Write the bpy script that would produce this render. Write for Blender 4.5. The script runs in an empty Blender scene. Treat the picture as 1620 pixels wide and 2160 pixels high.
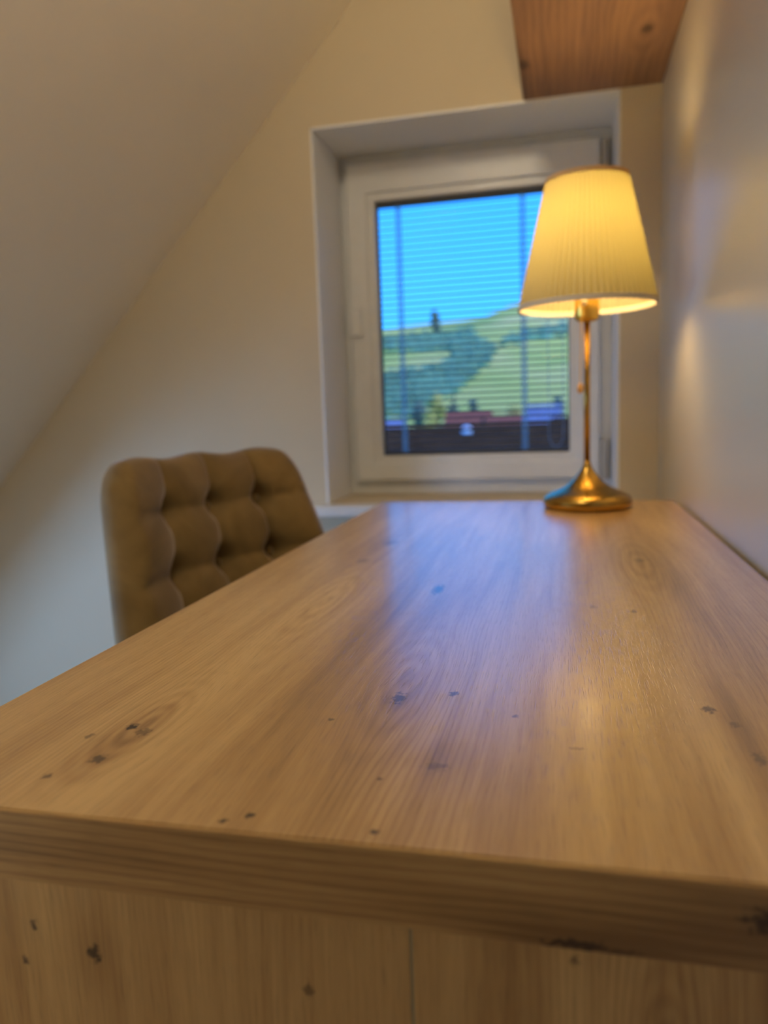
import bpy, bmesh, math, random
from math import sin, cos, pi, radians, sqrt, exp
from mathutils import Vector, Matrix

random.seed(7)
scene = bpy.context.scene
C = scene.collection

# ------------------------------------------------------------------ camera
F_PX = 1600.0                      # focal length in pixels of the 1620x2160 frame
CAM = Vector((0.0, 0.0, 0.913))
def _dir(v):
    return Vector((v[0] - 810.0, -(v[1] - 1080.0), -F_PX))
_Y = _dir((1190, 855)).normalized()                 # vanishing point of the desk's length
_X = -_dir((-5900, 1112)); _X = (_X - _X.dot(_Y) * _Y).normalized()
_Z = _X.cross(_Y)
R_WC = Matrix((_X, _Y, _Z))                         # rows: world axes in camera space = camera-to-world rotation
cam_data = bpy.data.cameras.new('camera')
cam_data.sensor_fit = 'VERTICAL'; cam_data.sensor_height = 36.0
cam_data.lens = F_PX / 2160.0 * 36.0
cam_data.clip_start = 0.02; cam_data.clip_end = 5000
cam_data.dof.use_dof = True
cam_data.dof.focus_distance = 0.47
cam_data.dof.aperture_fstop = cam_data.lens / 5.0   # about 5 mm wide opening
cam_data.dof.aperture_blades = 0
cam = bpy.data.objects.new('camera', cam_data); C.objects.link(cam)
cam.matrix_world = Matrix.Translation(CAM) @ R_WC.to_4x4()
scene.camera = cam

def ray(px, py):
    d = R_WC @ Vector((px - 810.0, -(py - 1080.0), -F_PX))
    return d / d.y
def at_y(px, py, y):
    return CAM + ray(px, py) * y

# ------------------------------------------------------------------ world, sun, exposure
scene.view_settings.view_transform = 'Standard'
scene.view_settings.look = 'None'
scene.view_settings.exposure = 0.0
scene.view_settings.gamma = 1.0
scene.view_settings.use_curve_mapping = False

world = bpy.data.worlds.new('sky'); scene.world = world
world.use_nodes = True
wn = world.node_tree.nodes; wl = world.node_tree.links
wn.clear()
w_out = wn.new('ShaderNodeOutputWorld'); w_bg = wn.new('ShaderNodeBackground')
w_tc = wn.new('ShaderNodeTexCoord'); w_sep = wn.new('ShaderNodeSeparateXYZ'); w_rmp = wn.new('ShaderNodeValToRGB')
wl.new(w_tc.outputs['Generated'], w_sep.inputs[0]); wl.new(w_sep.outputs['Z'], w_rmp.inputs['Fac'])
scene.cycles.max_bounces = 8
e = w_rmp.color_ramp.elements
e[0].position = 0.0; e[0].color = (0.200, 1.080, 2.60, 1)
e[1].position = 1.0; e[1].color = (0.090, 0.560, 2.60, 1)
m1 = e.new(0.10); m1.color = (0.130, 0.980, 2.60, 1)
m2 = e.new(0.30); m2.color = (0.070, 0.700, 2.50, 1)
wl.new(w_rmp.outputs['Color'], w_bg.inputs['Color']); w_bg.inputs['Strength'].default_value = 1.0
wl.new(w_bg.outputs[0], w_out.inputs[0])

def link_light(name, data, loc, rot):
    o = bpy.data.objects.new(name, data); C.objects.link(o)
    o.location = loc; o.rotation_euler = rot
    return o
sun_d = bpy.data.lights.new('sun', 'SUN'); sun_d.energy = 3.8; sun_d.angle = radians(0.6); sun_d.color = (1.0, 0.90, 0.74)
sun = link_light('sun', sun_d, (20, -20, 30), (0, 0, 0))
sun.rotation_euler = (-Vector((0.62, -0.50, 0.62))).to_track_quat('-Z', 'Y').to_euler()

# dimensions of the place (metres)
Y_WIN = 1.60; X_RIGHT = 0.183
SL_A = Vector((-0.41, 0, 1.738)); SL_ANG = math.atan2(0.978, 0.949)     # sloping ceiling: a point on it and its pitch
SL_U = Vector((cos(SL_ANG), 0, sin(SL_ANG))); SL_N = Vector((-sin(SL_ANG), 0, cos(SL_ANG)))
def slope_pt(s, y, n):
    p = SL_A + SL_U * s + SL_N * n
    return Vector((p.x, y, p.z))
def slope_z(x):
    return SL_A.z + (x - SL_A.x) * math.tan(SL_ANG)
SKY_S0, SKY_S1, SKY_Y0, SKY_Y1 = -1.74, -1.20, 0.02, 1.12             # opening in the slope for the added roof window
REV = (-0.513, 0.107, 0.715, 1.505)                                     # window opening x0 x1 z0 z1

# sky sampling portal for the gable window; fill area light added in the roof opening
pd = bpy.data.lights.new('window_portal', 'AREA'); pd.shape = 'RECTANGLE'; pd.size = 0.70; pd.size_y = 0.86
pd.cycles.is_portal = True
link_light('window_portal', pd, (-0.20, 1.93, 1.11), (radians(-90), 0, 0))
kd = bpy.data.lights.new('roof_opening_fill', 'AREA'); kd.shape = 'RECTANGLE'; kd.size = 0.50; kd.size_y = 1.04
kd.energy = 31.0; kd.color = (0.28, 0.53, 1.0)
ko = link_light('roof_opening_fill', kd, slope_pt((SKY_S0 + SKY_S1) / 2, (SKY_Y0 + SKY_Y1) / 2, 0.20), (0, 0, 0))
ko.rotation_euler = (-SL_N).to_track_quat('-Z', 'Y').to_euler()

# ------------------------------------------------------------------ node helper
class Nd:
    def __init__(s, name):
        s.m = bpy.data.materials.new(name); s.m.use_nodes = True
        s.t = s.m.node_tree; s.t.nodes.clear()
        s.out = s.t.nodes.new('ShaderNodeOutputMaterial')
    def n(s, typ, **kw):
        x = s.t.nodes.new(typ)
        for k, v in kw.items(): setattr(x, k, v)
        return x
    def put(s, sock, v):
        if hasattr(v, 'links') or hasattr(v, 'is_linked'): s.t.links.new(v, sock)
        else: sock.default_value = v
    def math(s, op, a, b=None, c=None, clamp=False):
        x = s.n('ShaderNodeMath', operation=op); x.use_clamp = clamp
        s.put(x.inputs[0], a)
        if b is not None: s.put(x.inputs[1], b)
        if c is not None: s.put(x.inputs[2], c)
        return x.outputs[0]
    def noise(s, vec, scale=1.0, detail=2.0, rough=0.5, dist=0.0):
        x = s.n('ShaderNodeTexNoise'); s.put(x.inputs['Vector'], vec)
        x.inputs['Scale'].default_value = scale; x.inputs['Detail'].default_value = detail
        x.inputs['Roughness'].default_value = rough; x.inputs['Distortion'].default_value = dist
        return x.outputs['Fac']
    def comb(s, a, b, c=0.0):
        x = s.n('ShaderNodeCombineXYZ')
        s.put(x.inputs[0], a); s.put(x.inputs[1], b); s.put(x.inputs[2], c)
        return x.outputs[0]
    def ramp(s, fac, stops):
        x = s.n('ShaderNodeValToRGB'); s.put(x.inputs[0], fac)
        el = x.color_ramp.elements
        el[0].position = stops[0][0]; el[0].color = tuple(stops[0][1]) + (1,)
        el[1].position = stops[-1][0]; el[1].color = tuple(stops[-1][1]) + (1,)
        for p, c in stops[1:-1]:
            q = el.new(p); q.color = tuple(c) + (1,)
        return x.outputs[0]
    def mix(s, f, a, b, blend='MIX'):
        x = s.n('ShaderNodeMix', data_type='RGBA', blend_type=blend)
        s.put(x.inputs[0], f); s.put(x.inputs[6], a if hasattr(a, 'links') else tuple(a) + (1,)); s.put(x.inputs[7], b if hasattr(b, 'links') else tuple(b) + (1,))
        return x.outputs[2]
    def smooth(s, v, lo, hi):
        x = s.n('ShaderNodeMapRange', interpolation_type='SMOOTHSTEP'); s.put(x.inputs[0], v)
        x.inputs[1].default_value = lo; x.inputs[2].default_value = hi
        return x.outputs[0]
    def bsdf(s, **kw):
        b = s.n('ShaderNodeBsdfPrincipled')
        for k, v in kw.items():
            v = v if (hasattr(v, 'links') or not isinstance(v, tuple) or len(v) == 4) else v + (1,)
            s.put(b.inputs[k], v)
        s.t.links.new(b.outputs[0], s.out.inputs[0])
        return b
    def bump(s, h, strength=0.2, dist=0.001):
        b = s.n('ShaderNodeBump'); s.put(b.inputs['Height'], h)
        b.inputs['Strength'].default_value = strength; b.inputs['Distance'].default_value = dist
        return b.outputs[0]
    def obj(s):
        return s.n('ShaderNodeTexCoord').outputs['Object']

def plain(name, col, rough=0.5, metal=0.0, noise_amt=0.06, nscale=30.0, spec=0.5, bump=0.0, **kw):
    d = Nd(name); v = d.obj()
    n = d.noise(v, nscale, 3)
    lo = tuple(c * (1 - noise_amt) for c in col); hi = tuple(min(1, c * (1 + noise_amt)) for c in col)
    c = d.ramp(n, [(0.3, lo), (0.7, hi)])
    b = d.bsdf(**{'Base Color': c, 'Roughness': rough, 'Metallic': metal, 'Specular IOR Level': spec})
    for k, vv in kw.items(): b.inputs[k].default_value = vv
    if bump: d.t.links.new(d.bump(d.noise(v, nscale * 6, 4), bump), b.inputs['Normal'])
    return d.m

def wood(name, across, along, knots=(), halos=(), rings=(), cols=None, rough=0.40, line=0.0036, seed=0.0, spec=0.5,
         line_amt=0.5, pore=0.5, coat=0.0, bump=0.25, ior=1.5):
    """procedural oak: 'across' / 'along' are axis indices, knots etc. in metres along those axes"""
    cols = cols or [(0.26, 0.142, 0.054), (0.50, 0.305, 0.120), (0.74, 0.500, 0.215)]
    d = Nd(name); sp = d.n('ShaderNodeSeparateXYZ'); d.put(sp.inputs[0], d.obj())
    u = sp.outputs[across]; v = sp.outputs[along]
    uw = u
    # grain flows round the knots
    def dist2(k):
        a = d.math('MULTIPLY', d.math('SUBTRACT', u, k[0]), 1.0 / k[2])
        b = d.math('MULTIPLY', d.math('SUBTRACT', v, k[1]), 1.0 / k[3])
        return d.math('ADD', d.math('MULTIPLY', a, a), d.math('MULTIPLY', b, b))
    warp_n = d.noise(d.comb(d.math('MULTIPLY', u, 9.0), d.math('MULTIPLY', v, 2.2), seed), 1.0, 2)
    uw = d.math('ADD', uw, d.math('MULTIPLY', d.math('SUBTRACT', warp_n, 0.5), 0.022))
    ring_col = None; halo = None
    for r in rings:
        q = dist2(r); g = d.math('POWER', 2.718, d.math('MULTIPLY', q, -1.0))
        uw = d.math('SUBTRACT', uw, d.math('MULTIPLY', d.math('MULTIPLY', d.math('SUBTRACT', u, r[0]), g), 0.72))
        rr = d.math('SQRT', q)
        w = d.math('SINE', d.math('MULTIPLY', rr, r[4]))
        w = d.math('MULTIPLY', d.math('MULTIPLY', d.math('ADD', w, 0.3), g), r[5])
        ring_col = w if ring_col is None else d.math('ADD', ring_col, w)
    for h in halos:
        g = d.math('MULTIPLY', d.math('POWER', 2.718, d.math('MULTIPLY', dist2(h), -1.0)), h[4])
        halo = g if halo is None else d.math('ADD', halo, g)
    wide = d.noise(d.comb(d.math('MULTIPLY', uw, 17.0), d.math('MULTIPLY', v, 1.3), seed + 3), 1.0, 3, 0.55)
    mid = d.noise(d.comb(d.math('MULTIPLY', uw, 110.0), d.math('MULTIPLY', v, 4.0), seed + 7), 1.0, 3, 0.6)
    fine = d.noise(d.comb(d.math('MULTIPLY', uw, 900.0), d.math('MULTIPLY', v, 26.0), seed), 1.0, 2, 0.6)
    ph = d.math('ADD', d.math('MULTIPLY', uw, 2 * pi / line), d.math('MULTIPLY', d.noise(d.comb(d.math('MULTIPLY', uw, 60.0), d.math('MULTIPLY', v, 6.0), seed + 1), 1.0, 2), 9.0))
    lines = d.smooth(d.math('SINE', ph), 0.0, 1.0)
    lmask = d.smooth(d.noise(d.comb(d.math('MULTIPLY', uw, 12.0), d.math('MULTIPLY', v, 1.0), seed + 5), 1.0, 1), 0.35, 0.65)
    lines = d.math('MULTIPLY', lines, lmask)
    pores = d.smooth(d.noise(d.comb(d.math('MULTIPLY', uw, 1500.0), d.math('MULTIPLY', v, 50.0), seed + 2), 1.0, 2), 0.54, 0.70)
    val = d.math('ADD', d.math('MULTIPLY', d.math('ADD', d.math('MULTIPLY', wide, 1.45), -0.225), 0.75), d.math('MULTIPLY', mid, 0.42))
    val = d.math('ADD', val, d.math('MULTIPLY', fine, 0.22))
    val = d.math('SUBTRACT', val, d.math('MULTIPLY', lines, 0.13 * line_amt))
    if ring_col is not None: val = d.math('SUBTRACT', val, ring_col)
    if halo is not None: val = d.math('SUBTRACT', val, halo)
    col = d.ramp(val, [(0.30, cols[0]), (0.56, cols[1]), (0.86, cols[2])])
    col = d.mix(d.math('MULTIPLY', pores, 0.45 * pore), col, tuple(c * 0.45 for c in cols[0]))
    kn = None
    jit = d.math('MULTIPLY', d.math('SUBTRACT', d.noise(d.comb(d.math('MULTIPLY', u, 420.0), d.math('MULTIPLY', v, 300.0), seed), 1.0, 3), 0.5), 2.6)
    for k in knots:
        q = d.math('ADD', d.math('SQRT', dist2(k)), jit)
        f = d.math('MULTIPLY', d.math('SUBTRACT', 1.0, d.smooth(q, 0.45, 1.25)), k[4])
        kn = f if kn is None else d.math('MAXIMUM', kn, f)
    if kn is not None: col = d.mix(kn, col, (0.035, 0.022, 0.016))
    hgt = d.math('SUBTRACT', d.math('MULTIPLY', fine, 0.35), d.math('ADD', pores, d.math('MULTIPLY', lines, 0.25)))
    b = d.bsdf(**{'Base Color': col, 'Roughness': rough, 'Specular IOR Level': spec, 'Coat Weight': coat, 'Coat Roughness': 0.20, 'Coat IOR': 1.38, 'IOR': ior})
    nb_ = d.bump(hgt, bump, 0.0004)
    d.t.links.new(nb_, b.inputs['Normal']); d.t.links.new(nb_, b.inputs['Coat Normal'])
    return d.m

# ------------------------------------------------------------------ mesh helpers
def link(name, bm, mat, parent=None, smooth=False):
    me = bpy.data.meshes.new(name); bm.normal_update(); bm.to_mesh(me); bm.free()
    if mat: me.materials.append(mat)
    if smooth:
        for p in me.polygons: p.use_smooth = True
    o = bpy.data.objects.new(name, me); C.objects.link(o)
    if parent: o.parent = parent
    return o
def tag(o, label=None, cat=None, group=None, kind=None):
    if label: o['label'] = label
    if cat: o['category'] = cat
    if group: o['group'] = group
    if kind: o['kind'] = kind
    return o
def empty(name, loc=(0, 0, 0)):
    o = bpy.data.objects.new(name, None); C.objects.link(o); o.empty_display_size = 0.05
    o.location = loc
    bpy.context.view_layer.update()
    return o
def keep(o, parent):                       # parent a mesh written in world coordinates to an empty
    o.parent = parent; o.matrix_parent_inverse = Matrix.Translation(parent.location).inverted()
    return o
def add_box(bm, a, b, bevel=0.0, seg=2):
    t = bmesh.ops.create_cube(bm, size=1.0)['verts']
    a = Vector(a); b = Vector(b); c = (a + b) / 2; s = b - a
    for v in t: v.co = Vector((v.co.x * s.x, v.co.y * s.y, v.co.z * s.z)) + c
    if bevel:
        eds = list({e for v in t for e in v.link_edges})
        bmesh.ops.bevel(bm, geom=eds, offset=bevel, segments=seg, affect='EDGES', profile=0.5)
def box(name, a, b, mat, parent=None, bevel=0.0, seg=2):
    bm = bmesh.new(); add_box(bm, a, b, bevel, seg)
    return link(name, bm, mat, parent)
def add_lathe(bm, prof, n=48, centre=(0, 0, 0), rfun=None, cap0=False, cap1=False):
    rows = []
    for r, z in prof:
        row = []
        for i in range(n):
            a = 2 * pi * i / n; rr = r if rfun is None else rfun(r, a, z)
            row.append(bm.verts.new((centre[0] + rr * cos(a), centre[1] + rr * sin(a), centre[2] + z)))
        rows.append(row)
    for j in range(len(rows) - 1):
        for i in range(n):
            k = (i + 1) % n
            bm.faces.new((rows[j][i], rows[j][k], rows[j + 1][k], rows[j + 1][i]))
    if cap0: bm.faces.new(list(reversed(rows[0])))
    if cap1: bm.faces.new(rows[-1])
def add_tube(bm, pts, rad, n=8, cap=True):
    pts = [Vector(p) for p in pts]; rows = []
    ref = Vector((0, 0, 1)) if abs((pts[1] - pts[0]).normalized().z) < 0.9 else Vector((1, 0, 0))
    for i, p in enumerate(pts):
        t = (pts[min(i + 1, len(pts) - 1)] - pts[max(i - 1, 0)]).normalized()
        s = t.cross(ref).normalized(); q = s.cross(t).normalized()
        r = rad[i] if isinstance(rad, (list, tuple)) else rad
        rows.append([bm.verts.new(p + s * r * cos(2 * pi * k / n) + q * r * sin(2 * pi * k / n)) for k in range(n)])
    for j in range(len(rows) - 1):
        for k in range(n):
            m = (k + 1) % n
            bm.faces.new((rows[j][k], rows[j][m], rows[j + 1][m], rows[j + 1][k]))
    if cap:
        bm.faces.new(list(reversed(rows[0]))); bm.faces.new(rows[-1])
def add_rect_ring(bm, x0, x1, z0, z1, wl_, wr, wb, wt, y0, y1, bevel=0.002):
    """a rectangular frame in the xz plane built as one closed ring, with bevelled edges"""
    o = [(x0, z0), (x1, z0), (x1, z1), (x0, z1)]; i = [(x0 + wl_, z0 + wb), (x1 - wr, z0 + wb), (x1 - wr, z1 - wt), (x0 + wl_, z1 - wt)]
    V = [[bm.verts.new((p[0], y, p[1])) for p in q] for y in (y0, y1) for q in (o, i)]
    of, inf, ob, inb = V
    fs = []
    for k in range(4):
        m = (k + 1) % 4
        fs += [bm.faces.new((of[k], of[m], inf[m], inf[k])), bm.faces.new((ob[m], ob[k], inb[k], inb[m])),
               bm.faces.new((of[m], of[k], ob[k], ob[m])), bm.faces.new((inf[k], inf[m], inb[m], inb[k]))]
    if bevel:
        eds = [e for e in bm.edges if e.verts[0] in sum(V, []) and e.calc_face_angle(0) > 0.5] if False else [e for f in fs for e in f.edges]
        eds = [e for e in set(eds) if len(e.link_faces) == 2 and e.link_faces[0].normal.dot(e.link_faces[1].normal) < 0.9 or True and len(e.link_faces) == 2]
        bm.normal_update()
        eds = [e for e in eds if abs(e.link_faces[0].normal.dot(e.link_faces[1].normal)) < 0.5]
        bmesh.ops.bevel(bm, geom=eds, offset=bevel, segments=2, affect='EDGES', profile=0.5)

# ------------------------------------------------------------------ materials
def wall_paint(name, col, rough, spec=0.5):
    d = Nd(name); v = d.obj()
    c = d.ramp(d.noise(v, 3.0, 3), [(0.3, tuple(x * 0.97 for x in col)), (0.7, col)])
    b = d.bsdf(**{'Base Color': c, 'Roughness': rough, 'Specular IOR Level': spec})
    d.t.links.new(d.bump(d.noise(v, 420.0, 4), 0.10, 0.0006), b.inputs['Normal'])
    return d.m
M_WALL = wall_paint('cream_wall_paint', (0.64, 0.56, 0.41), 0.62, 0.35)
M_SLOPE = wall_paint('sloped_ceiling_paint', (0.90, 0.85, 0.75), 0.65, 0.3)
M_WALLR = wall_paint('satin_white_wall_paint', (0.60, 0.55, 0.45), 0.32, 0.7)
M_REVEAL = wall_paint('white_reveal_paint', (0.86, 0.89, 0.93), 0.5, 0.4)
M_PVC = plain('white_window_plastic', (0.74, 0.77, 0.80), 0.32, noise_amt=0.02)
M_GASKET = plain('dark_rubber_gasket', (0.05, 0.05, 0.06), 0.6)
M_HINGE = plain('grey_hinge_cover', (0.42, 0.41, 0.38), 0.45)
M_SLAT = plain('blind_slat_lacquer', (0.075, 0.085, 0.095), 0.6, noise_amt=0.03, spec=0.2)
M_TAPE = None
M_FLOOR = wood('floor_laminate', 0, 1, cols=[(0.16, 0.09, 0.05), (0.26, 0.15, 0.08), (0.34, 0.21, 0.12)], rough=0.45, seed=21.0)
M_BRASS = plain('aged_brass', (0.46, 0.29, 0.07), 0.25, metal=1.0, noise_amt=0.10, nscale=60)
M_BRASS2 = plain('bright_brass', (0.80, 0.52, 0.10), 0.30, metal=1.0, noise_amt=0.05)
M_VELVET = None

def glass_mat(name):
    d = Nd(name)
    fr = d.n('ShaderNodeFresnel'); fr.inputs['IOR'].default_value = 1.45
    tr = d.n('ShaderNodeBsdfTransparent'); tr.inputs['Color'].default_value = (0.97, 0.985, 0.99, 1)
    gl = d.n('ShaderNodeBsdfGlossy'); gl.inputs['Roughness'].default_value = 0.02
    gl.inputs['Color'].default_value = (1, 1, 1, 1)
    mx = d.n('ShaderNodeMixShader'); d.put(mx.inputs[0], fr.outputs[0])
    d.t.links.new(tr.outputs[0], mx.inputs[1]); d.t.links.new(gl.outputs[0], mx.inputs[2])
    d.t.links.new(mx.outputs[0], d.out.inputs[0])
    return d.m
M_GLASS = glass_mat('window_glass')

def shade_mat(name, trans, diff, f):
    d = Nd(name); v = d.obj()
    n = d.noise(v, 260.0, 2)
    t = d.n('ShaderNodeBsdfTranslucent'); d.put(t.inputs['Color'], d.ramp(n, [(0.2, tuple(c * 0.93 for c in trans)), (0.8, trans)]))
    b = d.n('ShaderNodeBsdfDiffuse'); b.inputs['Color'].default_value = tuple(diff) + (1,)
    mx = d.n('ShaderNodeMixShader'); mx.inputs[0].default_value = f
    d.t.links.new(b.outputs[0], mx.inputs[1]); d.t.links.new(t.outputs[0], mx.inputs[2])
    d.t.links.new(mx.outputs[0], d.out.inputs[0])
    return d.m
M_SHADE = shade_mat('pleated_shade_fabric', (0.84, 0.74, 0.27), (0.34, 0.28, 0.17), 0.080)
def mesh_tape(name):
    d = Nd(name)
    t = d.n('ShaderNodeBsdfTranslucent'); t.inputs['Color'].default_value = (0.9, 0.9, 0.92, 1)
    p = d.n('ShaderNodeBsdfTransparent'); mx = d.n('ShaderNodeMixShader'); mx.inputs[0].default_value = 0.34
    d.t.links.new(p.outputs[0], mx.inputs[1]); d.t.links.new(t.outputs[0], mx.inputs[2]); d.t.links.new(mx.outputs[0], d.out.inputs[0])
    return d.m
M_TAPE = mesh_tape('sheer_ladder_tape')
M_TRIM = shade_mat('shade_trim_tape', (0.60, 0.48, 0.26), (0.62, 0.56, 0.44), 0.05)
def emit(name, col, st):
    d = Nd(name); em = d.n('ShaderNodeEmission'); em.inputs[0].default_value = tuple(col) + (1,); em.inputs[1].default_value = st
    d.t.links.new(em.outputs[0], d.out.inputs[0]); return d.m
M_BULB = emit('warm_bulb_glow', (1.0, 0.69, 0.29), 66.0)
M_GLOBE2 = emit('floor_fill_glow', (1.0, 0.80, 0.50), 12.0)
M_GLOBE = emit('ceiling_fill_glow', (1.0, 0.82, 0.56), 27.0)

# ------------------------------------------------------------------ the room
def struct(o): return tag(o, kind='structure')
# gable wall with the window opening
bm = bmesh.new()
x0, x1, z0, z1 = REV; W0, W1 = Y_WIN, Y_WIN + 0.30
add_box(bm, (-2.4, W0, -0.3), (x0, W1, 2.9)); add_box(bm, (x1, W0, -0.3), (0.45, W1, 2.9))
add_box(bm, (x0, W0, -0.3), (x1, W1, z0)); add_box(bm, (x0, W0, z1), (x1, W1, 2.9))
wall_w = struct(link('wall_window', bm, M_WALL))
tag(wall_w, 'cream painted gable wall around the small window', None)
# white reveal boards lining the opening
rv = [((x0 - 0.001, W0 - 0.001, z0), (x0 + 0.004, W0 + 0.20, z1)), ((x1 - 0.004, W0 - 0.001, z0), (x1 + 0.001, W0 + 0.20, z1)),
      ((x0 - 0.001, W0 - 0.001, z1 - 0.004), (x1 + 0.001, W0 + 0.20, z1 + 0.001))]
for a, b in rv: box('window_reveal', a, b, M_REVEAL, wall_w)
wall_r = struct(box('wall_right', (X_RIGHT, -2.7, -0.3), (X_RIGHT + 0.25, Y_WIN, 2.9), M_WALLR))
tag(wall_r, 'satin off-white wall along the right side of the desk')
struct(tag(box('wall_back', (-2.4, -2.9, -0.3), (0.45, -2.7, 2.9), M_WALL), 'cream wall closing the far end of the attic room'))
struct(tag(box('wall_left', (-1.95, -2.7, -0.3), (-1.70, Y_WIN, slope_z(-1.70) + 0.05), M_WALL), 'low knee wall under the sloping ceiling'))
struct(tag(box('floor', (-1.70, -2.7, -0.12), (X_RIGHT, Y_WIN, 0.0), M_FLOOR), 'brown laminate floor of the attic room'))
# sloping ceiling, with the opening of an unseen roof window added for light
bm = bmesh.new()
def add_slope_box(bm, s0, s1, y0, y1, n0, n1):
    vs = [bm.verts.new(slope_pt(s, y, n)) for n in (n0, n1) for y in (y0, y1) for s in (s0, s1)]
    for f in ((0, 1, 3, 2), (5, 4, 6, 7), (1, 0, 4, 5), (2, 3, 7, 6), (0, 2, 6, 4), (3, 1, 5, 7)):
        bm.faces.new([vs[i] for i in f])
S_LO, S_HI = (-1.95 + 0.41) / cos(SL_ANG) - 0.1, (0.43 + 0.41) / cos(SL_ANG)
for s0, s1, y0, y1 in ((S_LO, SKY_S0, -2.7, W0), (SKY_S1, S_HI, -2.7, W0), (SKY_S0, SKY_S1, -2.7, SKY_Y0), (SKY_S0, SKY_S1, SKY_Y1, W0)):
    add_slope_box(bm, s0, s1, y0, y1, 0.0, 0.24)
ceil = struct(link('ceiling', bm, M_SLOPE)); tag(ceil, 'sloping plaster ceiling of the attic')
w2 = tag(empty('added_roof_window', slope_pt((SKY_S0 + SKY_S1) / 2, (SKY_Y0 + SKY_Y1) / 2, 0.22)), 'unseen roof window added in the sloping ceiling for light', kind='structure')
bm = bmesh.new()
for a in ((SKY_S0 - 0.03, SKY_S0 + 0.03, SKY_Y0 - 0.03, SKY_Y1 + 0.03), (SKY_S1 - 0.03, SKY_S1 + 0.03, SKY_Y0 - 0.03, SKY_Y1 + 0.03),
          (SKY_S0 + 0.03, SKY_S1 - 0.03, SKY_Y0 - 0.03, SKY_Y0 + 0.03), (SKY_S0 + 0.03, SKY_S1 - 0.03, SKY_Y1 - 0.03, SKY_Y1 + 0.03)):
    add_slope_box(bm, *a, 0.24, 0.30)
keep(link('frame', bm, M_PVC), w2)
bm = bmesh.new(); add_slope_box(bm, SKY_S0 + 0.03, SKY_S1 - 0.03, SKY_Y0 + 0.03, SKY_Y1 - 0.03, 0.262, 0.270)
keep(link('pane', bm, M_GLASS), w2)

# ------------------------------------------------------------------ wooden beam under the roof, along the right wall
M_BEAM = wood('old_spruce_beam', 0, 1, cols=[(0.12, 0.066, 0.042), (0.24, 0.132, 0.080), (0.38, 0.210, 0.115)], rough=0.6, seed=11.0, line=0.012,
              line_amt=1.2, pore=0.2,
              knots=[(0.132, 1.37, 0.010, 0.016, 0.75), (-0.066, 1.44, 0.010, 0.022, 0.75)],
              rings=[(0.132, 1.37, 0.03, 0.08, 9.0, 0.10)])
beam = box('ceiling_beam', (-0.075, -2.7, 1.505), (X_RIGHT, Y_WIN, 1.70), M_BEAM, None, 0.003)
tag(beam, 'brown wooden roof beam running above the desk', None, kind='structure')

# ------------------------------------------------------------------ window
YF = W0 + 0.19
w1 = tag(empty('window_1', (-0.20, YF, z0)), 'small white window with a tilting sash in the gable wall', kind='structure')
bm = bmesh.new(); add_rect_ring(bm, x0 + 0.004, x1 - 0.004, z0, z1 - 0.004, 0.05, 0.055, 0.06, 0.055, YF, YF + 0.07, 0.003)
keep(link('window_frame', bm, M_PVC), w1)
SX0, SX1, SZ0, SZ1 = -0.489, 0.077, 0.749, 1.479
GX0, GX1, GZ0, GZ1 = -0.424, 0.012, 0.808, 1.394
bm = bmesh.new(); add_rect_ring(bm, SX0, SX1, SZ0, SZ1, GX0 - SX0 - 0.018, SX1 - GX1 - 0.018, GZ0 - SZ0 - 0.016, SZ1 - GZ1 - 0.018, YF - 0.022, YF - 0.0005, 0.004)
sash = keep(link('sash', bm, M_PVC), w1)
bm = bmesh.new(); add_rect_ring(bm, GX0 - 0.020, GX1 + 0.020, GZ0 - 0.018, GZ1 + 0.020, 0.020, 0.020, 0.018, 0.020, YF - 0.014, YF + 0.030, 0.003)
keep(link('glazing_bead', bm, M_PVC), w1)
bm = bmesh.new(); add_rect_ring(bm, GX0 - 0.001, GX1 + 0.001, GZ0 - 0.001, GZ1 + 0.001, 0.004, 0.004, 0.004, 0.004, YF + 0.004, YF + 0.016, 0)
keep(link('gasket', bm, M_GASKET), w1)
keep(box('pane', (GX0, YF + 0.018, GZ0), (GX1, YF + 0.022, GZ1), M_GLASS), w1)
# handle: rosette and lever hanging down
bm = bmesh.new()
add_box(bm, (-0.474 - 0.014, YF - 0.034, 1.090), (-0.474 + 0.014, YF - 0.022, 1.155), 0.004)
hr = keep(link('handle', bm, M_PVC), w1)
bm = bmesh.new()
add_tube(bm, [(-0.474, YF - 0.030, 1.125), (-0.474, YF - 0.062, 1.125)], 0.009, 12)
add_box(bm, (-0.474 - 0.011, YF - 0.072, 1.000), (-0.474 + 0.011, YF - 0.056, 1.138), 0.005, 3)
lv = link('lever', bm, M_PVC); lv.parent = hr; lv.matrix_parent_inverse = hr.matrix_parent_inverse
for hz in (1.425, 0.790):
    bm = bmesh.new(); add_tube(bm, [(0.088, YF - 0.012, hz - 0.045), (0.088, YF - 0.012, hz + 0.045)], 0.010, 14)
    keep(link('hinge', bm, M_HINGE), w1)
sill = box('window_sill', (x0 - 0.03, W0 - 0.045, z0 - 0.024), (x1 + 0.03, YF + 0.002, z0), M_PVC, None, 0.004)
keep(sill, w1)

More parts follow.
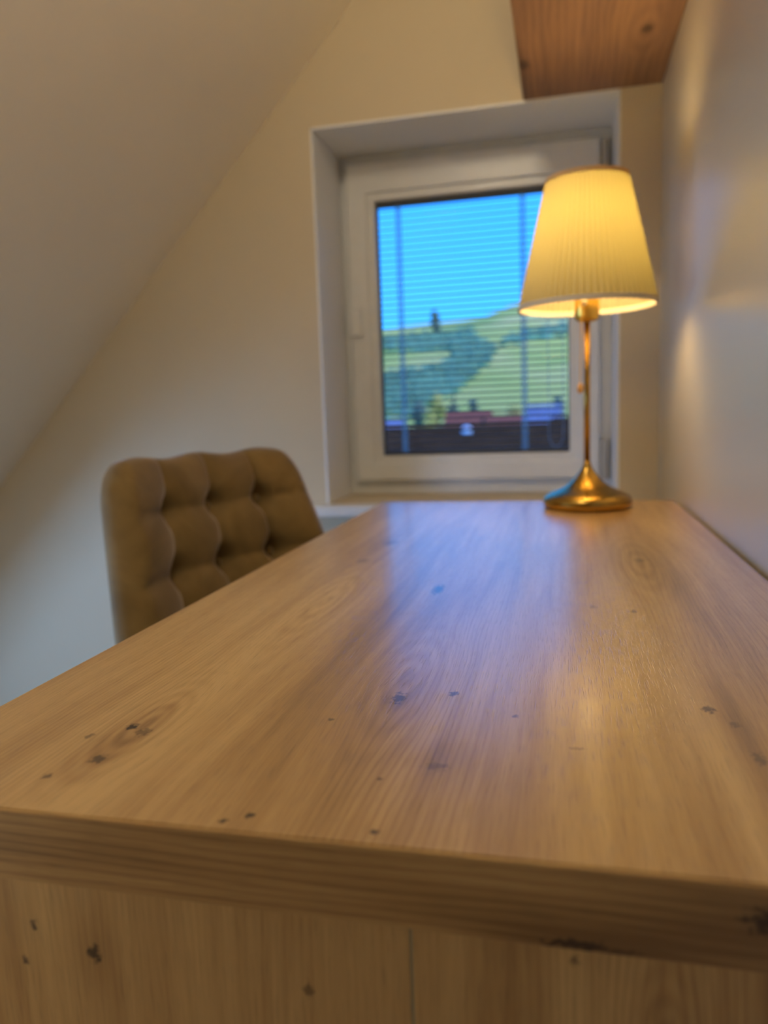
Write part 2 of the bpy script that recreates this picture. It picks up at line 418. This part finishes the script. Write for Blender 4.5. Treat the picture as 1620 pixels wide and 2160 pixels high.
# ------------------------------------------------------------------ venetian blind inside the sash
YB = YF + 0.003
bl = tag(empty('venetian_blind', (-0.206, YB, GZ0)), 'grey venetian blind with open slats in front of the window pane', 'blind')
keep(box('head_rail', (GX0 + 0.002, YB - 0.010, GZ1 - 0.012), (GX1 - 0.002, YB + 0.009, GZ1), M_SLAT, None, 0.002), bl)
keep(box('bottom_rail', (GX0 + 0.003, YB - 0.008, GZ0 + 0.001), (GX1 - 0.003, YB + 0.008, GZ0 + 0.008), M_SLAT, None, 0.002), bl)
bm = bmesh.new()
n = 5; wid = 0.016; L = (GX1 - GX0) / 2 - 0.005; th = 0.0005; vs = []
tilt = radians(18)
for zz in (0, th):
    for i in range(n):
        t = (i / (n - 1) - 0.5) * wid; cz = 0.0011 * (1 - (2 * t / wid) ** 2) + zz
        yy = t * cos(tilt) - cz * sin(tilt); z_ = t * sin(tilt) + cz * cos(tilt)
        vs.append([bm.verts.new((-L, yy, z_)), bm.verts.new((L, yy, z_))])
for k in (0, n):
    for i in range(n - 1):
        f = (vs[k + i][0], vs[k + i][1], vs[k + i + 1][1], vs[k + i + 1][0])
        bm.faces.new(f if k else tuple(reversed(f)))
for i in (0, n - 1):
    bm.faces.new((vs[i][0], vs[i][1], vs[n + i][1], vs[n + i][0]))
slat0 = link('slat', bm, M_SLAT, bl, True)
zt, zb = GZ1 - 0.020, GZ0 + 0.014; ns = 40
for i in range(ns):
    o = slat0 if i == 0 else slat0.copy()
    if i: C.objects.link(o); o.parent = bl
    o.location = (0, 0, zt + (zb - zt) * i / (ns - 1) - GZ0)
for tx in (-0.370, -0.088):
    bm = bmesh.new()
    for dy in (-0.0092,): add_box(bm, (tx - 0.0075, YB + dy - 0.0003, GZ0 + 0.006), (tx + 0.0075, YB + dy + 0.0003, GZ1 - 0.010))
    keep(link('ladder_tape', bm, M_TAPE), bl)
bm = bmesh.new(); pts = []
for i in range(25):
    a = pi * i / 24; pts.append((-0.018 + 0.016 * cos(a), YB - 0.0125, 0.850 - 0.030 * sin(a)))
pts = [(-0.002, YB - 0.0125, GZ1 - 0.01)] + pts + [(-0.034, YB - 0.0125, 0.92), (-0.036, YB - 0.0125, GZ1 - 0.01)]
add_tube(bm, pts, 0.0012, 6); keep(link('pull_cord', bm, M_TAPE), bl)

# ------------------------------------------------------------------ desk
DX0, DX1, DY0, DY1, DZ = -0.323, 0.1775, 0.259, 1.335, 0.75
TH = 0.033
top_knots = [(-0.227, 0.347, 0.0032, 0.0042, 1.0), (-0.217, 0.341, 0.0042, 0.0048, 0.6), (-0.222, 0.309, 0.0042, 0.0046, 0.75), (-0.236, 0.289, 0.0022, 0.0026, 0.7),
             (-0.243, 0.332, 0.0020, 0.003, 0.55), (-0.093, 0.407, 0.0042, 0.0085, 0.75), (-0.063, 0.418, 0.0026, 0.0042, 0.75), (-0.058, 0.327, 0.0055, 0.0040, 0.40),
             (-0.123, 0.372, 0.0016, 0.0022, 0.7), (0.074, 0.414, 0.0036, 0.0048, 0.75), (0.083, 0.395, 0.0030, 0.0035, 0.5), (0.086, 0.358, 0.003, 0.007, 0.55),
             (-0.127, 0.272, 0.0024, 0.0022, 0.95), (-0.136, 0.266, 0.0022, 0.0016, 0.9), (-0.073, 0.269, 0.0019, 0.0020, 0.85), (-0.081, 0.311, 0.0016, 0.0017, 0.6),
             (-0.113, 0.671, 0.0055, 0.019, 0.8), (-0.212, 0.914, 0.009, 0.018, 0.5), (-0.218, 0.799, 0.006, 0.012, 0.45), (0.076, 0.817, 0.005, 0.011, 0.6),
             (0.053, 0.611, 0.0028, 0.005, 0.6), (0.022, 0.622, 0.003, 0.005, 0.5), (-0.026, 0.390, 0.0018, 0.0024, 0.6), (0.005, 0.356, 0.004, 0.0020, 0.35)]
top_halos = [(-0.224, 0.325, 0.015, 0.045, 0.30), (-0.093, 0.415, 0.018, 0.06, 0.10), (-0.060, 0.335, 0.018, 0.022, 0.16), (0.084, 0.39, 0.010, 0.085, 0.20),
             (-0.10, 0.64, 0.03, 0.12, 0.10), (-0.21, 0.86, 0.03, 0.12, 0.12)]
top_rings = [(-0.221, 0.352, 0.022, 0.070, 22.0, 0.09), (-0.095, 0.440, 0.024, 0.095, 17.0, 0.06), (-0.205, 0.62, 0.022, 0.12, 18.0, 0.09), (0.075, 0.80, 0.025, 0.14, 18.0, 0.07)]
M_TOP = wood('oak_desk_top', 0, 1, top_knots, top_halos, top_rings, rough=0.34, seed=0.0, spec=0.5, coat=1.0, ior=1.38, bump=0.22, pore=0.5, line_amt=0.75)
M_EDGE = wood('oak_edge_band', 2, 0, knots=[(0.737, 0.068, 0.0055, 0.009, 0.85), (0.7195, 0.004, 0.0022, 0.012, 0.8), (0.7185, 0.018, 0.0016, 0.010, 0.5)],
              halos=[(0.737, 0.068, 0.014, 0.05, 0.30), (0.72, 0.005, 0.007, 0.045, 0.25)], rough=0.45, seed=4.0, line=0.0042, line_amt=0.9, bump=0.2)  # halo at the right knot: browner wood, partly shade put into the colour
M_PANEL = wood('oak_end_panel', 0, 2, knots=[(-0.200, 0.684, 0.0035, 0.0042, 0.85), (-0.229, 0.694, 0.0018, 0.0026, 0.8), (-0.235, 0.676, 0.0016, 0.0024, 0.8),
              (-0.102, 0.682, 0.0022, 0.0042, 0.6), (0.003, 0.710, 0.0018, 0.0024, 0.6)],
              halos=[(-0.200, 0.685, 0.010, 0.022, 0.18), (0.04, 0.69, 0.02, 0.03, 0.12)], rings=[(0.035, 0.685, 0.014, 0.03, 16.0, 0.06)], rough=0.45, seed=9.0, line_amt=0.8)
desk = tag(empty('desk', (-0.07, 0.8, 0)), 'long oak desk with knotty grain standing along the right wall', 'desk')
keep(box('desk_top', (DX0, DY0 + 0.0012, DZ - TH), (DX1, DY1, DZ), M_TOP, None, 0.0006, 1), desk)
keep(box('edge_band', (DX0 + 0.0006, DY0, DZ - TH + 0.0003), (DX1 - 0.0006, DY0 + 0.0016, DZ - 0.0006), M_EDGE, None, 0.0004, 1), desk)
PY = DY0 + 0.004
keep(box('end_panel', (DX0 + 0.004, PY, 0.0), (-0.0592, PY + 0.022, DZ - TH), M_PANEL, None, 0.0004, 1), desk)
keep(box('end_panel', (-0.0582, PY, 0.0), (DX1 - 0.004, PY + 0.022, DZ - TH), M_PANEL, None, 0.0004, 1), desk)
M_SEAM = plain('pale_seam_filler', (0.40, 0.36, 0.22), 0.6)
keep(box('seam_strip', (-0.0592, PY + 0.0002, 0.0), (-0.0582, PY + 0.02, DZ - TH - 0.0005), M_SEAM), desk)
keep(box('end_panel', (DX0 + 0.004, DY1 - 0.030, 0.0), (DX1 - 0.004, DY1 - 0.008, DZ - TH), M_PANEL, None, 0.0004, 1), desk)
keep(box('back_panel', (DX1 - 0.030, PY + 0.022, 0.25), (DX1 - 0.012, DY1 - 0.030, DZ - TH), M_PANEL, None, 0.0004, 1), desk)

# ------------------------------------------------------------------ table lamp
LX, LY = 0.035, 1.247
lamp = tag(empty('table_lamp', (LX, LY, DZ)), 'brass table lamp with a lit pleated cream shade on the desk', 'lamp')
def lpart(name, bm, mat, smooth=True, parent=None):
    return link(name, bm, mat, parent or lamp, smooth)
bm = bmesh.new()
add_lathe(bm, [(0.0, 0.0), (0.062, 0.0), (0.0675, 0.002), (0.0690, 0.007), (0.0690, 0.013), (0.0672, 0.0175), (0.060, 0.0225), (0.048, 0.0275), (0.036, 0.033), (0.0265, 0.040),
               (0.0190, 0.048), (0.0130, 0.056), (0.0085, 0.063), (0.0060, 0.069), (0.0050, 0.074), (0.0, 0.074)], 64)
lpart('base', bm, M_BRASS)
bm = bmesh.new(); add_lathe(bm, [(0.0, 0.06), (0.0048, 0.06), (0.0048, 0.292), (0.0, 0.292)], 20)
lpart('stem', bm, M_BRASS)
bm = bmesh.new()
add_lathe(bm, [(0.0, 0.290), (0.010, 0.290), (0.0165, 0.293), (0.0190, 0.297), (0.0190, 0.336), (0.0170, 0.340), (0.0, 0.340)], 40)
sock = lpart('socket', bm, M_BRASS2)
# little round switch boss with the pull chain
bm = bmesh.new()
v0 = Vector((-0.0045, -0.0185, 0.318))
for r0, r1, y0_, y1_ in ((0.0050, 0.0050, 0.0, -0.004), (0.0032, 0.0032, -0.004, -0.007)):
    add_tube(bm, [v0 + Vector((0, y0_, 0)), v0 + Vector((0, y1_, 0))], r0, 16)
lpart('switch_boss', bm, plain('pale_switch_ring', (0.85, 0.80, 0.62), 0.4), True, sock)
bm = bmesh.new()
zz = 0.318
while zz > 0.196:
    for cc in (0,):
        t = bmesh.ops.create_icosphere(bm, subdivisions=1, radius=0.0013)['verts']
        for v in t: v.co += Vector((-0.0085 - 0.002 * (0.318 - zz) / 0.12, -0.0265 + 0.004 * (0.318 - zz) / 0.12, zz))
    zz -= 0.0024
lpart('pull_chain', bm, M_BRASS2)
bm = bmesh.new(); add_lathe(bm, [(0.0, 0.180), (0.0034, 0.1815), (0.0048, 0.186), (0.0046, 0.191), (0.0028, 0.195), (0.0, 0.197)], 18, (-0.0105, -0.0225, 0))
lpart('chain_knob', bm, plain('amber_knob', (0.65, 0.36, 0.10), 0.35))
# pleated shade
SB, ST, RB, RT = 0.312, 0.502, 0.1035, 0.0605
NP = 66; AMP = 0.0021
def pleat(r, a, z): return r + AMP * (abs(sin(NP * a / 2)) * 2 - 1) * (r / RB)
bm = bmesh.new(); prof = [(RB + (RT - RB) * i / 10, SB + (ST - SB) * i / 10) for i in range(11)]
add_lathe(bm, prof, NP * 6, (0, 0, 0), pleat)
shade = lpart('lamp_shade', bm, M_SHADE, True)
bm = bmesh.new()
add_lathe(bm, [(RB - 0.0022, SB - 0.001), (RB + 0.0022, SB - 0.001), (RB + 0.0010, SB + 0.0065), (RB - 0.0034, SB + 0.0065), (RB - 0.0022, SB - 0.001)], 96)
lpart('bottom_trim', bm, M_TRIM, False, shade)
M_TRIM2 = shade_mat('shade_top_tape', (0.75, 0.50, 0.20), (0.62, 0.48, 0.26), 0.30)
bm = bmesh.new()
add_lathe(bm, [(RT - 0.0012, ST - 0.006), (RT + 0.0026, ST - 0.006), (RT + 0.0014, ST + 0.001), (RT - 0.0022, ST + 0.001), (RT - 0.0012, ST - 0.006)], 96)
lpart('top_trim', bm, M_TRIM2, False, shade)
bm = bmesh.new()
for k in range(3):
    a = 2 * pi * k / 3 + 0.5
    add_tube(bm, [(0.008 * cos(a), 0.008 * sin(a), ST - 0.012), (RT * cos(a), RT * sin(a), ST - 0.004)], 0.0012, 6)
add_lathe(bm, [(0.007, ST - 0.0135), (0.010, ST - 0.0135), (0.010, ST - 0.0105), (0.007, ST - 0.0105), (0.007, ST - 0.0135)], 24)
add_tube(bm, [(0.0085, 0.0, ST - 0.012), (0.034, 0.0, 0.482), (0.0375, 0.0, 0.450), (0.030, 0.0, 0.38), (0.0188, 0.0, 0.334)], 0.0012, 6)
add_tube(bm, [(-0.0085, 0.0, ST - 0.012), (-0.034, 0.0, 0.482), (-0.0375, 0.0, 0.450), (-0.030, 0.0, 0.38), (-0.0188, 0.0, 0.334)], 0.0012, 6)
lpart('shade_carrier', bm, M_BRASS2, False)
bm = bmesh.new()
add_lathe(bm, [(0.0, 0.480), (0.012, 0.478), (0.022, 0.471), (0.0285, 0.459), (0.0295, 0.446), (0.026, 0.430), (0.019, 0.414), (0.0145, 0.394), (0.0135, 0.345), (0.0135, 0.338), (0.0, 0.338)], 32)
lpart('bulb', bm, M_BULB)

# ------------------------------------------------------------------ chair
def velvet():
    d = Nd('brown_olive_velvet'); v = d.obj()
    nap = d.noise(v, 9.0, 4, 0.6, 0.6)
    c = d.ramp(nap, [(0.30, (0.155, 0.102, 0.036)), (0.70, (0.265, 0.178, 0.068))])
    b = d.bsdf(**{'Base Color': c, 'Roughness': 0.75, 'Specular IOR Level': 0.25, 'Sheen Weight': 0.8, 'Sheen Roughness': 0.35, 'Sheen Tint': (0.85, 0.76, 0.68)})
    d.t.links.new(d.bump(d.noise(v, 900.0, 2), 0.15, 0.0005), b.inputs['Normal'])
    return d.m
M_VELVET = velvet()
M_BLACK = plain('black_metal', (0.02, 0.02, 0.02), 0.4, metal=0.6)
M_BUTTON = plain('dark_button', (0.035, 0.024, 0.012), 0.7)
CH_O = Vector((-0.497, 1.0625, 0.0)); CH_R = radians(-21.0)
chair = tag(empty('tufted_chair', CH_O), 'brown velvet bucket chair with a button-tufted backrest, pushed under the desk', 'chair')
chair.rotation_euler = (0, 0, CH_R)
BW = 0.184; BZ0, BZ1 = 0.44, 0.862
COLS = 4; ROW0, ROWH = 0.778, 0.088
def back_mid(u, z):
    """mid surface of the shell: u in -1..1 across, z height; local x forward, y across"""
    t = min(1.0, max(0.0, (z - BZ0) / (BZ1 - BZ0)))
    half = BW * (1.0 + 0.43 * (1 - t))
    fwd = (0.030 + 0.062 * (1 - t)) * abs(u) ** 2.4 - 0.074 * t
    return Vector((fwd, u * half, z))
def top_z(u):                      # outline: rounded upper corners
    a = abs(u); zt_ = BZ1 - 0.004 + 0.003 * cos(3 * pi * u)
    if a > 0.84: zt_ -= 0.034 * ((a - 0.84) / 0.16) ** 2.2
    return zt_
def tuft(u, z):
    """cushion bulge height 0..1 between seams"""
    cu = (u + 1) * 0.5 * COLS; fu = abs(sin(pi * cu)); 
    zz_ = (z - ROW0) / ROWH; fz = abs(sin(pi * zz_)) if z < ROW0 + ROWH * 0.5 else 1.0
    if z >= ROW0 and z < ROW0 + ROWH * 0.5: fz = abs(sin(pi * zz_))
    seam = min(fu ** 0.45, 1) * (0.35 + 0.65 * fz ** 0.5)
    bu = (cu - round(cu)) / 0.16; bz = (zz_ - round(zz_)) / 0.20
    pit = exp(-(bu * bu + bz * bz)) if (0 < round(cu) < COLS and round(zz_) <= 0) else 0.0
    return seam - 1.4 * pit
NU, NZ = 97, 72
bm = bmesh.new(); front = []; back = []
for j in range(NZ):
    rf = []; rb = []
    for i in range(NU):
        u = -1 + 2 * i / (NU - 1); zt_ = top_z(u); z = BZ0 + (zt_ - BZ0) * j / (NZ - 1)
        p = back_mid(u, z)
        du = (back_mid(min(u + 0.01, 1), z) - back_mid(max(u - 0.01, -1), z)).normalized()
        dz = (back_mid(u, z + 0.01) - back_mid(u, z - 0.01)).normalized()
        nrm = du.cross(dz).normalized()
        if nrm.x < 0: nrm = -nrm
        edge = min(1.0, (1 - abs(u)) / 0.10); et = min(1.0, (zt_ - z) / 0.035); rnd = sqrt(max(0.0, 1 - (1 - edge) ** 2)) * sqrt(max(0.0, 1 - (1 - et) ** 2))
        rf.append(bm.verts.new(p + nrm * (0.006 + 0.018 * rnd + 0.020 * tuft(u, z) * rnd * (1.0 if z < ROW0 else 0.45 + 0.55 * max(0.0, 1 - (z - ROW0) / 0.05)))))
        rb.append(bm.verts.new(p - nrm * (0.006 + 0.014 * rnd)))
    front.append(rf); back.append(rb)
for j in range(NZ - 1):
    for i in range(NU - 1):
        bm.faces.new((front[j][i], front[j][i + 1], front[j + 1][i + 1], front[j + 1][i]))
        bm.faces.new((back[j][i + 1], back[j][i], back[j + 1][i], back[j + 1][i + 1]))
for j in range(NZ - 1):
    bm.faces.new((back[j][0], front[j][0], front[j + 1][0], back[j + 1][0]))
    bm.faces.new((front[j][-1], back[j][-1], back[j + 1][-1], front[j + 1][-1]))
for i in range(NU - 1):
    bm.faces.new((front[-1][i], front[-1][i + 1], back[-1][i + 1], back[-1][i]))
    bm.faces.new((back[0][i], back[0][i + 1], front[0][i + 1], front[0][i]))
bmesh.ops.recalc_face_normals(bm, faces=bm.faces)
backrest = link('backrest', bm, M_VELVET, chair, True)
for r in range(4):
    for k in range(1, COLS):
        u = -1 + 2 * k / COLS; z = ROW0 - r * ROWH; p = back_mid(u, z)
        bm = bmesh.new(); t = bmesh.ops.create_uvsphere(bm, u_segments=12, v_segments=8, radius=0.008)['verts']
        for v in t: v.co = Vector((v.co.x * 0.5, v.co.y, v.co.z)) + p + Vector((0.0085, 0, 0))
        link('button', bm, M_VELVET, backrest, True)
# seat cushion: rounded slab
bm = bmesh.new()
add_box(bm, (0.0, -0.215, 0.40), (0.43, 0.215, 0.485), 0.035, 5)
link('seat', bm, M_VELVET, chair, True)
bm = bmesh.new(); add_box(bm, (0.06, -0.15, 0.375), (0.36, 0.15, 0.405), 0.004)
sf = link('seat_frame', bm, M_BLACK, chair)
for sx, sy in ((0, 1), (0, -1), (1, 1), (1, -1)):
    bm = bmesh.new()
    px = 0.09 + 0.24 * sx; py = 0.13 * sy
    add_tube(bm, [(px, py, 0.385), (px + 0.03 * (2 * sx - 1), py + 0.035 * sy, 0.0)], [0.013, 0.009], 12)
    link('leg', bm, M_BLACK, chair, True)

# ------------------------------------------------------------------ fill light added as a glowing globe on the slope, unseen above the frame
PX_, PY_, PZ_ = -0.20, 0.57, 1.79
pend = tag(empty('ceiling_fill_globe', (PX_, PY_, PZ_)), 'unseen glowing globe added on the sloping ceiling as fill light', 'lamp')
bm = bmesh.new(); bmesh.ops.create_uvsphere(bm, u_segments=32, v_segments=16, radius=0.088); link('globe', bm, M_GLOBE, pend, True)
cz = slope_z(PX_) - PZ_
bm = bmesh.new(); add_tube(bm, [(0, 0, 0.08), (0, 0, cz + 0.004)], 0.03, 20); link('ceiling_mount', bm, M_PVC, pend)

# ------------------------------------------------------------------ unseen globe on the floor, added to brighten the desk's front from the left
fl = tag(empty('floor_fill_globe', (-0.70, 0.08, 0.0)), 'unseen low globe on a slim black stand, added to brighten the desk front', 'lamp')
bm = bmesh.new(); add_lathe(bm, [(0.0, 0.0), (0.11, 0.0), (0.11, 0.012), (0.02, 0.02), (0.009, 0.03), (0.009, 0.47), (0.03, 0.475), (0.03, 0.50), (0.0, 0.50)], 32); link('stand', bm, M_BLACK, fl, False)
bm = bmesh.new(); bmesh.ops.create_uvsphere(bm, u_segments=32, v_segments=16, radius=0.09)
for v in bm.verts: v.co.z += 0.58
link('globe', bm, M_GLOBE2, fl, True)

# ------------------------------------------------------------------ outside: hillside, forest, village
def terrain_z(x, y):
    if y < 130: return -7.0
    ridge = 61 + 0.105 * (x + 147) + 2.0 * sin(x * 0.045 + 1.0)
    ridge += 6.5 * exp(-((x + 30) / 16.0) ** 2)
    t = min(1.0, (y - 130) / 470.0); s = t * t * (3 - 2 * t)
    zz2 = -7.0 + (ridge + 7.0) * (0.45 * t + 0.55 * s)
    if y > 600: zz2 -= (y - 600) * 0.12
    return zz2 + 0.8 * sin(x * 0.06) * sin(y * 0.05) * t * (1 if y < 560 else 0)
bm = bmesh.new(); gx, gy = 70, 70; rows = []
for j in range(gy):
    y = 24 + (900 - 24) * (j / (gy - 1)) ** 1.15
    rows.append([bm.verts.new((-520 + 1040 * i / (gx - 1), y, terrain_z(-520 + 1040 * i / (gx - 1), y))) for i in range(gx)])
for j in range(gy - 1):
    for i in range(gx - 1): bm.faces.new((rows[j][i], rows[j][i + 1], rows[j + 1][i + 1], rows[j + 1][i]))
d = Nd('meadow_fields'); v = d.obj()
fcol = d.ramp(d.noise(v, 0.012, 3, 0.55), [(0.34, (0.24, 0.36, 0.08)), (0.46, (0.42, 0.48, 0.12)), (0.60, (0.54, 0.52, 0.18))])
d.bsdf(**{'Base Color': fcol, 'Roughness': 0.9, 'Specular IOR Level': 0.1})
hill = tag(link('hillside', bm, d.m, None, True), 'green and yellow hillside fields beyond the village', kind='structure')

def march(px, py):
    r = ray(px, py); y = 135.0
    while y < 640:
        p = CAM + r * y
        if p.z <= terrain_z(p.x, y): return p
        y += 2.0
    return None
def inside(poly, x, y):
    c = False; n_ = len(poly)
    for i in range(n_):
        xa, ya = poly[i]; xb, yb = poly[i - 1]
        if (ya > y) != (yb > y) and x < (xb - xa) * (y - ya) / (yb - ya) + xa: c = not c
    return c
FOREST = [[(780, 722), (880, 712), (1000, 700), (1010, 722), (1048, 735), (1032, 765), (1000, 795), (960, 832), (920, 850), (870, 880), (780, 890),
           (780, 792), (880, 784), (962, 762), (955, 742), (880, 746), (780, 740)],
          [(1065, 714), (1130, 700), (1240, 682), (1240, 703), (1130, 722), (1056, 734)]]
M_FOR = plain('haze_paled_forest', (0.12, 0.27, 0.17), 0.9, noise_amt=0.3, nscale=0.06, spec=0.1)  # lightened green: distance haze is put into the tree colour
M_LEAF = plain('dark_tree_leaves', (0.09, 0.15, 0.12), 0.9, noise_amt=0.3, nscale=0.5, spec=0.1)
M_BARK = plain('tree_bark', (0.10, 0.07, 0.05), 0.9)
M_YLEAF = plain('yellow_green_leaves', (0.34, 0.36, 0.12), 0.9, noise_amt=0.25, nscale=0.8, spec=0.1)
bm = bmesh.new()
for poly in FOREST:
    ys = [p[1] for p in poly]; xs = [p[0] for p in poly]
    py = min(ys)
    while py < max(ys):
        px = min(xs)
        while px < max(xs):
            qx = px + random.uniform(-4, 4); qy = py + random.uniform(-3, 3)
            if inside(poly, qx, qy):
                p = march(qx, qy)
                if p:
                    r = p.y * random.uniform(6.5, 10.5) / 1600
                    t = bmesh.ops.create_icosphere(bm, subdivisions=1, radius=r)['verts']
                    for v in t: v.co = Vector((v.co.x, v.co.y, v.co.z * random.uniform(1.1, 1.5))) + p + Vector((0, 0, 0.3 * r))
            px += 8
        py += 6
fo = tag(link('forest', bm, M_FOR, None, True), 'forest with haze in its colour covering the hillside beyond the village', 'forest', kind='stuff')

def tree(px, py_top, py_bot, y, wpx, mat, label, name='tree', conifer=False):
    top = at_y(px, py_top, y); bot = at_y(px, py_bot, y); h = top.z - bot.z; w = wpx * y / 1600 / 2
    g = min(terrain_z(bot.x, y) if y > 24 else -7.0, bot.z)
    t = tag(empty(name, (bot.x, y, g)), label, 'tree')
    bm = bmesh.new(); add_tube(bm, [(0, 0, 0), (0, 0, bot.z - g + h * 0.3)], [w * 0.14, w * 0.09], 8); link('trunk', bm, M_BARK, t)
    bm = bmesh.new(); rnd = random.Random(int(px * 7 + py_top))
    base = bot.z - g
    for k in range(26):
        f = rnd.random(); rr = (w * (1 - f) * 0.9 if conifer else w * 0.72 * sqrt(max(0.05, 1 - (2 * f - 1) ** 2)))
        a = rnd.random() * 2 * pi; q = rr * sqrt(rnd.random())
        s = (w * 0.40 * (1.15 - f) if conifer else w * 0.42)
        tv = bmesh.ops.create_icosphere(bm, subdivisions=2, radius=s)['verts']
        c0 = Vector((q * cos(a), q * sin(a), base + h * (0.10 + 0.82 * f)))
        for v in tv: v.co = v.co * (1 + rnd.uniform(-0.12, 0.12)) + c0
    link('crown', bm, mat, t, True)
    return t
pr = march(922, 712) or at_y(922, 712, 560)
tree(920, 652, 704, pr.y - 6.0, 26, M_LEAF, 'lone dark tree standing on the ridge against the sky')
tree(958, 828, 880, 170, 34, M_LEAF, 'dark conifer in front of the fields beside the red roofs', 'conifer', True)
tree(925, 830, 885, 165, 46, M_YLEAF, 'yellow-green tree between the conifer and the forest foot')
tree(905, 868, 905, 120, 34, M_YLEAF, 'small pale bush below the forest foot', 'bush')
tree(1000, 842, 880, 178, 26, M_LEAF, 'small dark tree behind the red roofs')
tree(885, 852, 900, 140, 44, M_LEAF, 'dark round tree at the foot of the forest beside the yellow-green tree')
tree(1085, 858, 900, 150, 40, M_YLEAF, 'yellow-green tree between the red-roofed house and the slate-blue roof')
tree(1178, 836, 905, 125, 30, M_LEAF, 'slim dark tree beside the slate-blue roof')

def house(px, py_eave, y, wpx, roof_px, wallc, roofc, label, rot=0.0, depth=8.0):
    e_ = at_y(px, py_eave, y); w = wpx * y / 1600 / 2; rh = roof_px * y / 1600
    g = -7.0 if y < 130 else terrain_z(e_.x, y)
    t = tag(empty('house', (e_.x, y, g)), label, 'house'); t.rotation_euler = (0, 0, rot)
    hz = max(1.5, e_.z - g)
    link_b = box('house_wall', (-w, -depth / 2, 0), (w, depth / 2, hz), wallc, t)
    bm = bmesh.new(); o = 0.4
    vs = [bm.verts.new(c) for c in ((-w - o, -depth / 2 - o, hz - 0.2), (w + o, -depth / 2 - o, hz - 0.2), (w + o, depth / 2 + o, hz - 0.2), (-w - o, depth / 2 + o, hz - 0.2), (-w - o, 0, hz + rh), (w + o, 0, hz + rh))]
    for f in ((0, 1, 5, 4), (2, 3, 4, 5), (1, 2, 5), (3, 0, 4), (3, 2, 1, 0)): bm.faces.new([vs[i] for i in f])
    link('roof', bm, roofc, t)
    for k in (-0.5, 0.1, 0.6):
        if hz > 2.4: box('house_window', (k * w - 0.5, -depth / 2 - 0.05, hz - 1.9), (k * w + 0.5, -depth / 2 + 0.02, hz - 0.6), M_HWIN, t)
    return t
M_HWIN = plain('house_window_glass', (0.10, 0.12, 0.16), 0.2)
M_HW1 = plain('pale_render', (0.40, 0.40, 0.42), 0.9, spec=0.05); M_HW2 = plain('bluish_render', (0.26, 0.32, 0.42), 0.9, spec=0.05)
M_RED = plain('red_roof_tiles', (0.20, 0.075, 0.055), 0.9, spec=0.05, noise_amt=0.15, nscale=2.0, bump=0.2)
M_BLU = plain('slate_blue_roof', (0.14, 0.19, 0.32), 0.9, noise_amt=0.2, nscale=2.0, spec=0.05)
M_DRK = plain('dark_brown_roof', (0.040, 0.024, 0.014), 0.95, spec=0.0, noise_amt=0.2, nscale=3.0, bump=0.2)
house(990, 893, 150, 88, 25, M_HW1, M_RED, 'house with a red roof at the foot of the fields')
house(1060, 896, 135, 70, 22, M_HW1, M_RED, 'red-roofed house beside the yellow field', 0.25)
house(1148, 900, 120, 62, 44, M_HW2, M_BLU, 'tall house with bluish walls and a slate-blue roof', -0.2)
house(1192, 906, 110, 40, 26, M_HW1, M_DRK, 'small house with a dark roof beside the slate-blue one', 0.3)
house(828, 908, 125, 44, 26, M_HW2, M_BLU, 'small bluish house at the foot of the forest', 0.2)
# neighbour's roof filling the bottom of the view
ridge = at_y(1000, 896, 17.0)
nb = tag(empty('neighbour_house', (-2.0, 17.0, -7.0)), 'neighbouring house whose dark brown roof fills the lower window view', 'house')
bm = bmesh.new(); rz = ridge.z + 7.0
prof2 = [(-5.2, rz - 4.2), (0.0, rz), (5.2, rz - 4.2)]
vs = [[bm.verts.new((xx, a, b)) for a, b in prof2] for xx in (-9.0, 9.0)]
vb = [[bm.verts.new((xx, a, b - 0.25)) for a, b in prof2] for xx in (-9.0, 9.0)]
for k in (0, 1):
    bm.faces.new((vs[0][k], vs[1][k], vs[1][k + 1], vs[0][k + 1])); bm.faces.new((vb[0][k + 1], vb[1][k + 1], vb[1][k], vb[0][k]))
for q in (0, 1):
    for k in (0, 1): bm.faces.new((vs[q][k], vs[q][k + 1], vb[q][k + 1], vb[q][k]))
bm.faces.new((vs[0][0], vb[0][0], vb[1][0], vs[1][0])); bm.faces.new((vs[0][2], vs[1][2], vb[1][2], vb[0][2]))
bmesh.ops.recalc_face_normals(bm, faces=bm.faces)
link('roof', bm, M_DRK, nb)
bm = bmesh.new(); add_box(bm, (-8.6, -4.6, 0), (8.6, 4.6, rz - 4.1))
v5 = [bm.verts.new(c) for c in ((-8.6, -4.6, rz - 4.1), (-8.6, 4.6, rz - 4.1), (-8.6, 0, rz - 0.4))]; bm.faces.new(v5)
v5 = [bm.verts.new(c) for c in ((8.6, -4.6, rz - 4.1), (8.6, 4.6, rz - 4.1), (8.6, 0, rz - 0.4))]; bm.faces.new(v5)
link('house_wall', bm, M_HW1, nb)
# round pale dish standing on that roof
dp = at_y(985, 908, 15.6)
dish = tag(empty('satellite_dish', (dp.x, 15.6, dp.z - 0.35)), 'small pale blue-grey dish on the dark brown roof', 'dish')
bm = bmesh.new(); add_lathe(bm, [(0.0, 0.03), (0.06, 0.022), (0.11, 0.0), (0.115, -0.01), (0.06, 0.012), (0.0, 0.02)], 24)
dd = link('reflector', bm, plain('dish_paint', (0.22, 0.30, 0.42), 0.6), dish, True); dd.rotation_euler = (radians(80), 0, 0.2); dd.location = (0, -0.03, 0.35)
bm = bmesh.new(); add_tube(bm, [(0, 0, -0.15), (0, 0, 0.36)], 0.02, 8); link('mast', bm, M_DRK, dish)
